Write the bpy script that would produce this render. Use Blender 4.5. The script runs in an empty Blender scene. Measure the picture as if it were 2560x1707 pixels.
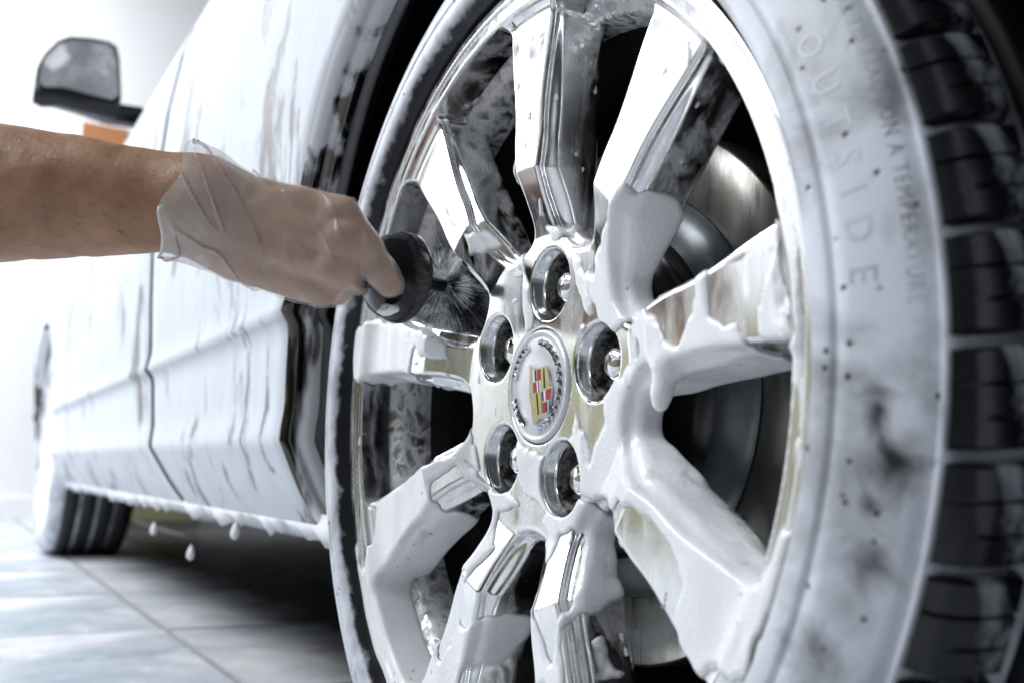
import bpy, bmesh, math, random
import numpy as np
from mathutils import Vector, Matrix
random.seed(7)
rng = np.random.default_rng(11)
C = bpy.context.scene.collection
D = bpy.data
PI = math.pi

# ------------------------------------------------------------------ camera
F_PX, YAW, PITCH, ROLL = 2502.66, 1.053657, 0.133690, 0.0293235     # for a 2560 px wide frame
CAM = np.array([0.506836, -0.283694, 0.274437])
_f = np.array([-math.sin(YAW)*math.cos(PITCH), math.cos(YAW)*math.cos(PITCH), math.sin(PITCH)])
_r = np.array([math.cos(YAW), math.sin(YAW), 0.0])
_u = np.cross(_r, _f)
RT = _r*math.cos(ROLL) + _u*math.sin(ROLL)
UP = -_r*math.sin(ROLL) + _u*math.cos(ROLL)
FW = _f
cam = D.cameras.new('camera'); camo = D.objects.new('camera', cam); C.objects.link(camo)
cam.sensor_width = 36.0; cam.lens = 36.0*F_PX/2560; cam.clip_start = 0.01; cam.clip_end = 60
camo.matrix_world = Matrix(((RT[0], UP[0], -FW[0], CAM[0]), (RT[1], UP[1], -FW[1], CAM[1]), (RT[2], UP[2], -FW[2], CAM[2]), (0, 0, 0, 1)))
cam.dof.use_dof = True; cam.dof.focus_distance = 0.60; cam.dof.aperture_fstop = 7.0
sc = bpy.context.scene
sc.camera = camo
# ------------------------------------------------------------------ light
w = D.worlds.new('World'); sc.world = w; w.use_nodes = True
w.node_tree.nodes['Background'].inputs[0].default_value = (0.80, 0.88, 1.0, 1)
w.node_tree.nodes['Background'].inputs[1].default_value = 0.045
def area(name, loc, target, sx, sy, power, col=(1, 1, 1)):
    l = D.lights.new(name, 'AREA'); l.shape = 'RECTANGLE'; l.size = sx; l.size_y = sy; l.energy = power; l.color = col
    o = D.objects.new(name, l); C.objects.link(o); o.location = loc
    o.rotation_euler = (Vector(target)-Vector(loc)).to_track_quat('-Z', 'Y').to_euler()
    return o
area('ceiling_lamp', (-0.75, -1.85, 2.35), (-0.3, 0.0, 0.3), 2.2, 1.1, 46, (0.93, 0.96, 1.0))
area('ceiling_lamp', (-3.65, -1.4, 2.8), (-4.2, -0.9, 0.0), 1.6, 1.4, 95, (0.93, 0.96, 1.0))
sc.view_settings.view_transform = 'Standard'; sc.view_settings.look = 'None'
sc.view_settings.exposure = 0.70; sc.view_settings.gamma = 1.0

# ------------------------------------------------------------------ helpers
V2S = 2560/2352            # measured coordinates are on a 2352 px wide print of the photograph
ZC = 0.328                 # hub height
TR = 0.313                 # tyre radius
FLOOR = ZC-TR
def ray(px, py):
    q = np.array([px*V2S, py*V2S])
    return FW + (q[0]-1280)/F_PX*RT - (q[1]-853.5)/F_PX*UP
def on_y(px, py, y): d = ray(px, py); return CAM + d*(y-CAM[1])/d[1]
def on_x(px, py, x): d = ray(px, py); return CAM + d*(x-CAM[0])/d[0]
def on_z(px, py, z): d = ray(px, py); return CAM + d*(z-CAM[2])/d[2]
def on_d(px, py, t): return CAM + ray(px, py)*t
def sstep(a, b, x): t = np.clip((x-a)/(b-a), 0, 1); return t*t*(3-2*t)
def smin(a, b, k): h = np.clip(0.5+0.5*(b-a)/k, 0, 1); return b*(1-h)+a*h-k*h*(1-h)
def smax(a, b, k): return -smin(-a, -b, k)
_tab = rng.random((32, 32, 32)).astype(np.float32)*2-1
def noise(x, y, z, s):
    x, y, z = x*s+100, y*s+100, z*s+100
    xi, yi, zi = np.floor(x).astype(int), np.floor(y).astype(int), np.floor(z).astype(int)
    fx, fy, fz = x-xi, y-yi, z-zi
    fx, fy, fz = fx*fx*(3-2*fx), fy*fy*(3-2*fy), fz*fz*(3-2*fz)
    out = 0
    for i in (0, 1):
        for j in (0, 1):
            for k in (0, 1):
                out = out + _tab[(xi+i) % 32, (yi+j) % 32, (zi+k) % 32]*(fx if i else 1-fx)*(fy if j else 1-fy)*(fz if k else 1-fz)
    return out

def link(name, me, mats, parent=None, smooth=True):
    o = D.objects.new(name, me); C.objects.link(o)
    for m in (mats if isinstance(mats, (list, tuple)) else [mats]): me.materials.append(m)
    if smooth: me.polygons.foreach_set('use_smooth', [True]*len(me.polygons))
    if parent is not None: o.parent = parent
    return o
def mesh(name, verts, faces, mats, parent=None, smooth=True, fm=None):
    me = D.meshes.new(name); me.from_pydata([tuple(map(float, v)) for v in verts], [], faces)
    o = link(name, me, mats, parent, smooth)
    if fm is not None: me.polygons.foreach_set('material_index', fm)
    me.update(); return o
def bm_obj(name, bm, mats, parent=None, smooth=True):
    me = D.meshes.new(name); bm.normal_update(); bm.to_mesh(me); bm.free()
    return link(name, me, mats, parent, smooth)
def empty(name, loc=(0, 0, 0), parent=None):
    o = D.objects.new(name, None); o.location = loc; o.empty_display_size = 0.1; C.objects.link(o)
    if parent is not None: o.parent = parent
    return o
def tag(o, label=None, cat=None, group=None, kind=None):
    for k, v in (('label', label), ('category', cat), ('group', group), ('kind', kind)):
        if v: o[k] = v
    return o
def grid_faces(nu, nv, closed_u=False, closed_v=False):
    f = []
    for i in range(nu if closed_u else nu-1):
        for j in range(nv if closed_v else nv-1):
            a, b = i, (i+1) % nu; c, d = j, (j+1) % nv
            f.append((a*nv+c, b*nv+c, b*nv+d, a*nv+d))
    return f
def revolve(name, prof, mats, parent, n=160, centre=(0, 0, ZC), flip=False, a0=0, a1=2*PI):
    """prof: list of (r, y) turned about the wheel axis (parallel to Y)"""
    full = abs(a1-a0-2*PI) < 1e-6
    vs = []
    for i in range(n):
        a = a0+(a1-a0)*i/(n if full else n-1)
        for r, y in prof: vs.append((centre[0]+r*math.cos(a), centre[1]+y, centre[2]+r*math.sin(a)))
    fs = grid_faces(n, len(prof), closed_u=full)
    if flip: fs = [f[::-1] for f in fs]
    return mesh(name, vs, fs, mats, parent)
def tube(name, pts, radii, mats, parent=None, n=14, caps=True):
    vs, fs = [], []
    pts = [Vector(p) for p in pts]
    ref = None
    for i, p in enumerate(pts):
        t = (pts[min(i+1, len(pts)-1)]-pts[max(i-1, 0)]).normalized()
        if ref is None: ref = t.orthogonal().normalized()
        ref = (ref-t*ref.dot(t)).normalized(); b = t.cross(ref)
        r = radii[i] if isinstance(radii, (list, tuple)) else radii
        for k in range(n):
            a = 2*PI*k/n; vs.append(p+(ref*math.cos(a)+b*math.sin(a))*r)
    fs = grid_faces(len(pts), n, closed_v=True)
    if caps: fs += [tuple(range(n))[::-1], tuple(range((len(pts)-1)*n, len(pts)*n))]
    return mesh(name, vs, fs, mats, parent)
def catmull(P, n=8):
    P = [np.array(p, float) for p in P]; P = [2*P[0]-P[1]]+P+[2*P[-1]-P[-2]]
    out = []
    for i in range(1, len(P)-2):
        for k in range(n):
            t = k/n; a, b, c, d = P[i-1:i+3]
            out.append(0.5*((2*b)+(c-a)*t+(2*a-5*b+4*c-d)*t*t+(3*b-a-3*c+d)*t**3))
    out.append(P[-2]); return out

def nets(fn, lo, hi, h, project=2, keep=None):
    """surface nets of fn(x,y,z)=0 (negative inside); returns verts, quads, normals"""
    ax = [np.arange(lo[i], hi[i]+h, h).astype(np.float32) for i in range(3)]
    nx, ny, nz = map(len, ax)
    G = np.empty((nx, ny, nz), np.float32)
    for i in range(0, nx, 24):
        X, Y, Z = np.meshgrid(ax[0][i:i+24], ax[1], ax[2], indexing='ij'); G[i:i+24] = fn(X, Y, Z)
    S = G < 0
    cells = S[:-1, :-1, :-1].astype(np.int8)
    cnt = np.zeros(cells.shape, np.int8)
    for i in (0, 1):
        for j in (0, 1):
            for k in (0, 1): cnt += S[i:nx-1+i, j:ny-1+j, k:nz-1+k]
    act = (cnt > 0) & (cnt < 8)
    ids = -np.ones(act.shape, np.int32); idx = np.argwhere(act); ids[act] = np.arange(len(idx))
    acc = np.zeros((len(idx), 3)); num = np.zeros(len(idx))
    ci, cj, ck = idx.T
    cor = [(0, 0, 0), (1, 0, 0), (0, 1, 0), (1, 1, 0), (0, 0, 1), (1, 0, 1), (0, 1, 1), (1, 1, 1)]
    for a in range(8):
        for b in range(a+1, 8):
            A, B = np.array(cor[a]), np.array(cor[b])
            if abs(A-B).sum() != 1: continue
            ga = G[ci+A[0], cj+A[1], ck+A[2]]; gb = G[ci+B[0], cj+B[1], ck+B[2]]
            m = (ga < 0) != (gb < 0)
            t = ga[m]/(ga[m]-gb[m])
            acc[m] += A+(B-A)*t[:, None]; num[m] += 1
    v = np.array([lo])+(idx+acc/num[:, None])*h
    quads = []
    for axn in range(3):
        s0 = [slice(None)]*3; s1 = [slice(None)]*3
        s0[axn] = slice(0, -1); s1[axn] = slice(1, None)
        ch = S[tuple(s0)] != S[tuple(s1)]
        e = np.argwhere(ch)
        o1, o2 = [(1, 2), (2, 0), (0, 1)][axn]
        ok = (e[:, o1] > 0) & (e[:, o2] > 0) & (e[:, o1] < G.shape[o1]-1) & (e[:, o2] < G.shape[o2]-1)
        e = e[ok]
        q = []
        for d1, d2 in ((1, 1), (0, 1), (0, 0), (1, 0)):
            c = e.copy(); c[:, o1] -= d1; c[:, o2] -= d2; q.append(ids[c[:, 0], c[:, 1], c[:, 2]])
        q = np.stack(q, 1)
        ins = S[e[:, 0], e[:, 1], e[:, 2]]
        q[~ins] = q[~ins][:, ::-1]
        quads.append(q)
    quads = np.concatenate(quads); quads = quads[(quads >= 0).all(1)]
    def gr(v):
        e = h*0.5; X, Y, Z = v.T
        return np.stack([fn(X+e, Y, Z)-fn(X-e, Y, Z), fn(X, Y+e, Z)-fn(X, Y-e, Z), fn(X, Y, Z+e)-fn(X, Y, Z-e)], 1)/(2*e)
    for _ in range(project):
        g = gr(v); f = fn(*v.T)
        st = -(f/np.maximum((g*g).sum(1), 0.2))[:, None]*g
        v = v+np.clip(st, -0.6*h, 0.6*h)
    if keep is not None:
        kp = keep(v); quads = quads[kp[quads].all(1)]
        used = np.unique(quads); mp = -np.ones(len(v), int); mp[used] = np.arange(len(used)); v = v[used]; quads = mp[quads]
    g = gr(v); n = g/np.maximum(np.linalg.norm(g, axis=1, keepdims=True), 1e-9)
    return v, quads, n
def nets_obj(name, res, mats, parent=None, xform=None):
    v, q, n = res
    if xform is not None: v = xform[0]+v@xform[1]; n = n@xform[1]
    me = D.meshes.new(name)
    me.vertices.add(len(v)); me.vertices.foreach_set('co', v.astype(np.float32).ravel())
    me.loops.add(len(q)*4); me.loops.foreach_set('vertex_index', q.astype(np.int32).ravel())
    me.polygons.add(len(q)); me.polygons.foreach_set('loop_start', np.arange(0, len(q)*4, 4, dtype=np.int32))
    me.update(calc_edges=True); me.validate()
    o = link(name, me, mats, parent)
    if len(me.vertices) == len(n): me.normals_split_custom_set_from_vertices(n.tolist())
    return o

# ------------------------------------------------------------------ materials
class NT:
    def __init__(s, name):
        s.m = D.materials.new(name); s.m.use_nodes = True; s.t = s.m.node_tree; s.n = s.t.nodes
        s.p = s.n['Principled BSDF']; s.out = s.n['Material Output']; s._co = None
    def new(s, typ, **kw):
        nd = s.n.new(typ)
        for k, v in kw.items():
            if k.startswith('i_'):
                key = k[2:]; key = int(key) if key.isdigit() else key.replace('_', ' ')
                s.set(nd.inputs[key], v)
            else: setattr(nd, k, v)
        return nd
    def set(s, inp, v):
        if hasattr(v, 'is_output') or isinstance(v, bpy.types.NodeSocket): s.t.links.new(v, inp)
        else: inp.default_value = v if not (isinstance(v, tuple) and len(v) == 3 and inp.type == 'RGBA') else (*v, 1)
    def P(s, **kw):
        for k, v in kw.items(): s.set(s.p.inputs[k.replace('_', ' ')], v)
        return s
    def co(s, kind='Object', scale=None):
        if s._co is None: s._co = s.new('ShaderNodeTexCoord')
        o = s._co.outputs[kind]
        if scale is not None:
            mp = s.new('ShaderNodeMapping', i_Scale=scale); s.t.links.new(o, mp.inputs[0]); o = mp.outputs[0]
        return o
    def noise(s, scale, detail=4, rough=0.55, co=None, dist=0.0):
        return s.new('ShaderNodeTexNoise', i_Vector=co or s.co(), i_Scale=scale, i_Detail=detail, i_Roughness=rough, i_Distortion=dist).outputs['Fac']
    def vor(s, scale, co=None, feature='F1'):
        return s.new('ShaderNodeTexVoronoi', feature=feature, i_Vector=co or s.co(), i_Scale=scale).outputs['Distance']
    def ramp(s, fac, stops, interp='LINEAR'):
        r = s.new('ShaderNodeValToRGB', i_Fac=fac); e = r.color_ramp.elements; r.color_ramp.interpolation = interp
        for i, (p, c) in enumerate(stops):
            c = (c, c, c, 1) if not isinstance(c, tuple) else (*c, 1)
            if i < 2: e[i].position = p; e[i].color = c
            else: el = e.new(p); el.color = c
        return r.outputs[0]
    def mix(s, f, a, b):
        n = s.new('ShaderNodeMix', data_type='RGBA'); s.set(n.inputs[0], f); s.set(n.inputs[6], a); s.set(n.inputs[7], b); return n.outputs[2]
    def math(s, op, a, b=0.0, clamp=False):
        n = s.new('ShaderNodeMath', operation=op, use_clamp=clamp); s.set(n.inputs[0], a); s.set(n.inputs[1], b); return n.outputs[0]
    def bump(s, h, strength=0.3, dist=0.001):
        b = s.new('ShaderNodeBump', i_Height=h, i_Strength=strength, i_Distance=dist); s.set(s.p.inputs['Normal'], b.outputs[0]); return b
WHITE = (0.80, 0.81, 0.84)
def m_foam(name='foam', thin=False):
    t = NT(name)
    b1 = t.vor(420); b2 = t.noise(60, 5); b3 = t.vor(95)
    pit = t.ramp(b3, [(0.06, 0.0), (0.13, 1.0)])
    sel = t.ramp(t.noise(34, 2), [(0.52, 0.0), (0.56, 1.0)])
    dark = t.math('MULTIPLY', t.math('SUBTRACT', 1.0, pit), sel)
    h = t.math('ADD', t.math('MULTIPLY', b2, 0.8), t.math('MULTIPLY', b1, 0.30))
    h = t.math('SUBTRACT', h, t.math('MULTIPLY', dark, 1.2))
    t.bump(h, 0.34, 0.0016)
    col = t.mix(t.ramp(t.noise(18, 4), [(0.3, 0.0), (0.7, 1.0)]), (0.80, 0.81, 0.84), (0.88, 0.88, 0.90))
    t.P(Base_Color=t.mix(t.math('MULTIPLY', dark, 0.6), col, (0.12, 0.12, 0.13)), Roughness=0.24, Coat_Weight=0.2, Coat_Roughness=0.12, Subsurface_Weight=0.15, Subsurface_Scale=0.004, Subsurface_Radius=(1, 1, 1))
    if thin:     # a film where it runs out, solid suds where it is thick
        a = t.new('ShaderNodeAttribute', attribute_name='thick').outputs['Fac']
        a = t.math('ADD', a, t.math('MULTIPLY', t.math('SUBTRACT', t.noise(130, 4), 0.5), 0.55))
        t.P(Alpha=t.ramp(a, [(0.05, 0.12), (0.75, 1.0)]))
    return t.m
def m_alu(name='polished_aluminium', base=(0.80, 0.80, 0.80), r0=0.06, r1=0.22):
    t = NT(name)
    n = t.noise(30, 5); sc_ = t.noise(1.0, 6, 0.7, co=t.co('Object', (260, 260, 40)))
    rough = t.ramp(n, [(0.35, r0), (0.7, r1)])
    grime = t.ramp(t.noise(70, 6, 0.7), [(0.60, 0.0), (0.74, 1.0)])
    film = t.math('MULTIPLY', t.ramp(t.noise(1.0, 5, 0.6, co=t.co('Object', (60, 60, 16)), dist=0.4), [(0.46, 0.0), (0.62, 1.0)]), 0.30)
    mcol = t.mix(t.math('MULTIPLY', grime, 0.45), base, (0.30, 0.29, 0.28))
    t.P(Base_Color=t.mix(film, mcol, (0.80, 0.81, 0.84)), Metallic=t.math('SUBTRACT', 1.0, t.math('MULTIPLY', film, 1.2)), Roughness=t.math('ADD', t.math('ADD', rough, t.math('MULTIPLY', grime, 0.2)), t.math('MULTIPLY', film, 0.3)))
    t.bump(t.math('ADD', t.math('MULTIPLY', n, 0.9), t.math('MULTIPLY', sc_, 0.08)), 0.10, 0.0012)
    return t.m
def m_simple(name, col, rough=0.5, metal=0.0, nz=0.0, **kw):
    t = NT(name)
    n = t.noise(55, 4)
    c = t.mix(n, tuple(x*(1-nz) for x in col), tuple(min(1, x*(1+nz)) for x in col)) if nz else col
    t.P(Base_Color=c, Roughness=rough, Metallic=metal, **kw); return t.m
def m_tyre(name='foamed_rubber', cover=0.5, soft=0.14, seed=0.0, bead=False, smudges=()):
    t = NT(name)
    mp = t.new('ShaderNodeMapping', i_Vector=t.co(), i_Location=(seed, seed*0.7, 0)); v = mp.outputs[0]
    n = t.noise(16, 6, 0.6, co=v, dist=0.6)
    mask = t.ramp(n, [(cover-soft, 0.0), (cover+soft, 1.0)])
    if bead:     # rubber stays bare and wet against the rim, and where the foam has been rubbed thin
        sx = t.new('ShaderNodeSeparateXYZ', i_Vector=t.co()).outputs
        rr = t.math('SQRT', t.math('ADD', t.math('POWER', sx[0], 2.0), t.math('POWER', t.math('SUBTRACT', sx[2], ZC), 2.0)))
        rr = t.math('ADD', rr, t.math('MULTIPLY', t.math('SUBTRACT', t.noise(70, 4), 0.5), 0.006))
        mask = t.math('MULTIPLY', mask, t.ramp(t.math('MULTIPLY', t.math('SUBTRACT', rr, 0.240), 50.0), [(0.36, 0.02), (0.44, 1.0)]))
        for (px, py, rad, amt) in smudges:
            p = on_y(px, py, -0.009)
            d = t.math('SQRT', t.math('ADD', t.math('POWER', t.math('SUBTRACT', sx[0], float(p[0])), 2.0), t.math('POWER', t.math('MULTIPLY', t.math('SUBTRACT', sx[2], float(p[2])), 0.8), 2.0)))
            d = t.math('ADD', t.math('DIVIDE', d, rad), t.math('MULTIPLY', t.math('SUBTRACT', t.noise(55, 3, dist=1.0), 0.5), 1.7))
            mask = t.math('MULTIPLY', mask, t.ramp(d, [(0.10, 1.0-amt), (1.25, 1.0)]))
    b3 = t.vor(110, co=v); pit = t.math('SUBTRACT', 1.0, t.ramp(b3, [(0.09, 0.0), (0.19, 1.0)]))
    pit = t.math('MULTIPLY', pit, t.ramp(t.noise(45, 2, co=v), [(0.50, 0.0), (0.55, 1.0)]))
    mask = t.math('MULTIPLY', mask, t.math('SUBTRACT', 1.0, pit), True)
    col = t.mix(mask, (0.008, 0.009, 0.011), (0.60, 0.63, 0.69))
    t.P(Base_Color=col, Roughness=t.ramp(mask, [(0.0, 0.22), (1.0, 0.42)]))
    h = t.math('ADD', t.math('MULTIPLY', mask, 0.8), t.math('MULTIPLY', t.noise(140, 4, co=v), 0.25))
    t.bump(h, 0.35, 0.0016); return t.m
def m_body(name='foamed_paint', lo=0.58, hi=0.64, dim=1.12):
    """white foam running down dark silver paint: vertical streaks"""
    t = NT(name)
    n = t.noise(1.0, 5, 0.6, co=t.co('Object', (21, 21, 6.5)), dist=0.45)
    n2 = t.noise(1.0, 3, 0.5, co=t.co('Object', (5, 5, 3.2)))
    k = t.math('ADD', t.math('MULTIPLY', n, 0.72), t.math('MULTIPLY', n2, 0.33))
    m = t.ramp(k, [(lo, 0.0), (hi, 1.0)])
    white = t.mix(t.noise(1.0, 4, co=t.co('Object', (40, 40, 9))), tuple(c*dim for c in (0.49, 0.52, 0.57)), tuple(c*dim for c in (0.63, 0.66, 0.70)))
    t.P(Base_Color=t.mix(m, white, (0.22, 0.21, 0.21)), Roughness=t.ramp(m, [(0, 0.75), (1, 0.45)]), Metallic=t.math('MULTIPLY', m, 0.15), Specular_IOR_Level=0.12)
    t.bump(t.math('SUBTRACT', t.math('MULTIPLY', t.noise(60, 4), 0.5), t.math('MULTIPLY', m, 0.8)), 0.4, 0.003)
    return t.m
FOAM = m_foam(); ALU = m_alu(); BODY = m_body()
CHROME = m_simple('chrome', (0.82, 0.82, 0.83), 0.06, 1.0)
BLACK = m_simple('black_plastic', (0.008, 0.008, 0.009), 0.35, nz=0.3)
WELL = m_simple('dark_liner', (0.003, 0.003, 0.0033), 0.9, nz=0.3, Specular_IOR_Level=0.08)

# ------------------------------------------------------------------ the place: floor tiles and walls
def floor_and_walls():
    t = NT('wet_tile')
    n = t.noise(3.0, 6, 0.6); n2 = t.noise(22, 5)
    col = t.mix(t.ramp(n, [(0.38, 0.0), (0.60, 1.0)]), (0.33, 0.39, 0.44), (0.66, 0.66, 0.69))
    foam = t.ramp(t.noise(5.5, 6, 0.65, dist=0.8), [(0.50, 0.0), (0.64, 1.0)])
    grn = t.ramp(t.noise(2.6, 4), [(0.62, 0.0), (0.70, 1.0)])
    col = t.mix(t.math('MULTIPLY', grn, 0.35), col, (0.42, 0.48, 0.25))
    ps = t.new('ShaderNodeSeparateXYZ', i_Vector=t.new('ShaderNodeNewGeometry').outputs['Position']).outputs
    # the shade under the car is put into the tile colour, near-black past the sill
    unshaded = t.ramp(t.math('ADD', ps[1], t.math('MULTIPLY', t.math('SUBTRACT', t.noise(7, 5), 0.5), 0.25)), [(0.20, 1.0), (0.34, 0.0)])
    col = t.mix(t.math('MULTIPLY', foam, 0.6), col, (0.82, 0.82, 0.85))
    t.P(Base_Color=t.mix(unshaded, (0.022, 0.024, 0.024), col), Roughness=t.ramp(n2, [(0.3, 0.30), (0.8, 0.55)]), Specular_IOR_Level=0.10)
    t.bump(t.math('ADD', n2, foam), 0.15, 0.004)
    grout = m_simple('grout', (0.24, 0.24, 0.24), 0.7, nz=0.3)
    zf = FLOOR
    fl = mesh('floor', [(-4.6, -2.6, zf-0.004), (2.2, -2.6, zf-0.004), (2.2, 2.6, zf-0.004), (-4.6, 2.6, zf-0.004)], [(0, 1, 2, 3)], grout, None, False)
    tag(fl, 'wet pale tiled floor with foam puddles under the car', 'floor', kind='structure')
    S = 0.50; g = 0.006; b = 0.003
    hx = S/2-g/2
    vs = [(-hx, -hx, -0.01), (hx, -hx, -0.01), (hx, hx, -0.01), (-hx, hx, -0.01), (-hx, -hx, -b), (hx, -hx, -b), (hx, hx, -b), (-hx, hx, -b), (-hx+b, -hx+b, 0), (hx-b, -hx+b, 0), (hx-b, hx-b, 0), (-hx+b, hx-b, 0)]
    fs = [(0, 1, 5, 4), (1, 2, 6, 5), (2, 3, 7, 6), (3, 0, 4, 7), (4, 5, 9, 8), (5, 6, 10, 9), (6, 7, 11, 10), (7, 4, 8, 11), (8, 9, 10, 11)]
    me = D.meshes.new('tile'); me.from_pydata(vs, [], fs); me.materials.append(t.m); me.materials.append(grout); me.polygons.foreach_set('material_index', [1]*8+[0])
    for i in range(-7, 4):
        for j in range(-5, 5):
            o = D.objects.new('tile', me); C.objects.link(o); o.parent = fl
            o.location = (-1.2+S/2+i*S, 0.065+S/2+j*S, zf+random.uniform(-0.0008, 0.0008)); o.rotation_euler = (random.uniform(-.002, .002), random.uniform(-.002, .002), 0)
    # walls: white paint above an olive dado
    wp = m_simple('white_wall_paint', (0.86, 0.86, 0.87), 0.55, nz=0.03)
    ol = m_simple('olive_dado_paint', (0.25, 0.24, 0.15), 0.4, nz=0.08)
    def box(x0, y0, z0, x1, y1, z1):
        v = [(x0, y0, z0), (x1, y0, z0), (x1, y1, z0), (x0, y1, z0), (x0, y0, z1), (x1, y0, z1), (x1, y1, z1), (x0, y1, z1)]
        return v, [(3, 2, 1, 0), (4, 5, 6, 7), (0, 1, 5, 4), (1, 2, 6, 5), (2, 3, 7, 6), (3, 0, 4, 7)]
    v, f = box(-4.75, -2.7, zf, -4.62, 4.2, 3.0)
    wa = mesh('wall', v, f, wp, None, False); tag(wa, 'bright white wall beyond the front of the car', 'wall', kind='structure')
    v, f = box(-4.62, 0.36, zf, -4.605, 0.86, zf+0.42); mesh('dado', v, f, ol, wa, False)
    v, f = box(-4.62, -2.6, zf, -4.605, 0.352, zf+0.10); mesh('skirting', v, f, wp, wa, False)
    a = on_x(190, 283, -4.6); b_ = on_x(268, 312, -4.6)
    v, f = box(-4.62, a[1], b_[2]-0.06, -4.58, b_[1]+0.05, a[2]); mesh('orange_panel', v, f, m_simple('orange_paint', (0.42, 0.19, 0.085), 0.5, nz=0.1), wa, False)
    v, f = box(-4.6, -2.72, zf, 2.2, -2.6, 3.0)  # side wall out of view, added for what the wheel metal reflects
    wb = mesh('wall', v, f, wp, None, False); tag(wb, 'unseen white wall with olive dado, added for reflections in the wheel', 'wall', kind='structure')
    v, f = box(-4.6, -2.6, zf, 2.2, -2.585, zf+0.98); mesh('dado', v, f, ol, wb, False)  # dado of the added unseen wall, also only for reflections
floor_and_walls()

# ------------------------------------------------------------------ the car
car = empty('car', (0, 0, FLOOR))
tag(car, 'car covered in white washing foam with its rear wheel filling the frame', 'car')
def child(o): o.parent = car; o.matrix_parent_inverse = car.matrix_basis.inverted(); return o
AR = 0.362; WB = -2.72
ZP = [0.205, 0.214, 0.228, 0.25, 0.275, 0.300, 0.306, 0.33, 0.40, 0.412, 0.43, 0.50, 0.60, 0.70, 0.80, 0.90, 0.95]
YP = [0.060, 0.026, 0.012, -0.001, -0.012, -0.0225, -0.0225, -0.019, -0.0215, -0.0310, -0.0275, -0.032, -0.036, -0.034, -0.026, -0.010, 0.006]
def yb(z, x=0.0):
    y = float(np.interp(z, ZP, YP))
    if x < -2.9: y += 0.30*((-2.9-x)/0.9)**2
    return y
ROWS = sorted(set(list(np.round(np.linspace(0.205, 0.95, 60), 4))+[0.214, 0.228, 0.300, 0.306, 0.404, 0.412, 0.42]))
def gapx(z, base):     # door shut line: bends with the flank
    return base + float(np.interp(z, [0.2, 0.236, 0.308, 0.40, 0.412, 0.44, 0.60, 0.95], [0.15, 0.10, 0.02, 0.0, -0.008, 0.005, 0.0, -0.02]))
def arch_x(z, cx, side):
    d = AR*AR-(z-ZC)**2
    return cx+side*math.sqrt(d) if d > 0 else None
def panel(name, x_of, nx, mats=BODY, rows=ROWS, thick=0.014, seal=0.0):
    """x_of(z) -> (xa, xb); rows of the flank between the two; edges turned inwards"""
    vs, fs = [], []
    for z in rows:
        xa, xb = x_of(z)
        line = []
        xs = np.linspace(xa, xb, nx)
        line.append((xs[0], yb(z, xs[0])+thick, z))
        e = 0.002*np.sign(xb-xa)
        line.append((xs[0], yb(z, xs[0])+0.0025, z))
        line.append((xs[0]+e, yb(z, xs[0]), z))
        for x in xs[1:-1]: line.append((x, yb(z, x), z))
        line.append((xs[-1]-e-seal, yb(z, xs[-1]), z))
        line.append((xs[-1], yb(z, xs[-1])+0.0025+seal*0.45, z))
        line.append((xs[-1], yb(z, xs[-1])+thick, z))
        vs += line
    fs = grid_faces(len(rows), nx+4)
    fm = [1 if j in (0, nx+2) or (seal and j == nx+1) else 0 for i in range(len(rows)-1) for j in range(nx+3)]      # shut faces stay dark
    return child(mesh(name, vs, fs, [mats, WELL], fm=fm))
ZT = ZC+AR*0.88
panel('rear_door', lambda z: (gapx(z, -0.985), arch_x(z, 0, -1) if z < ZT else arch_x(ZT, 0, -1)), 22)
panel('front_door', lambda z: (gapx(z, -2.02), gapx(z, -0.985)-0.008), 16, seal=0.012)
panel('front_fender', lambda z: (arch_x(z, WB, 1) if z < ZT else WB+0.2, gapx(z, -2.02)-0.010), 10)
panel('front_fender_nose', lambda z: (-3.55, arch_x(z, WB, -1) if z < ZT else WB-0.2), 10)
up = [z for z in ROWS if z >= ZT-0.005]
def crown(cx, x0, x1):
    vs = []; n = 40
    for z_i in range(8):
        for i in range(n):
            x = x0+(x1-x0)*i/(n-1); d = AR*AR-(x-cx)**2
            zl = ZC+math.sqrt(max(d, 0)); z = zl+(0.95-zl)*z_i/7
            vs.append((x, yb(z, x), z))
    return vs, grid_faces(8, n)
v, f = crown(0, arch_x(ZT, 0, -1), -arch_x(ZT, 0, -1)); child(mesh('quarter_panel', v, f, BODY))
v, f = crown(WB, WB-0.2, WB+0.2); child(mesh('front_fender_crown', v, f, BODY))
panel('rear_bumper', lambda z: (arch_x(z, 0, 1) if z < ZT else -arch_x(ZT, 0, -1), 0.85), 10)
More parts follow.
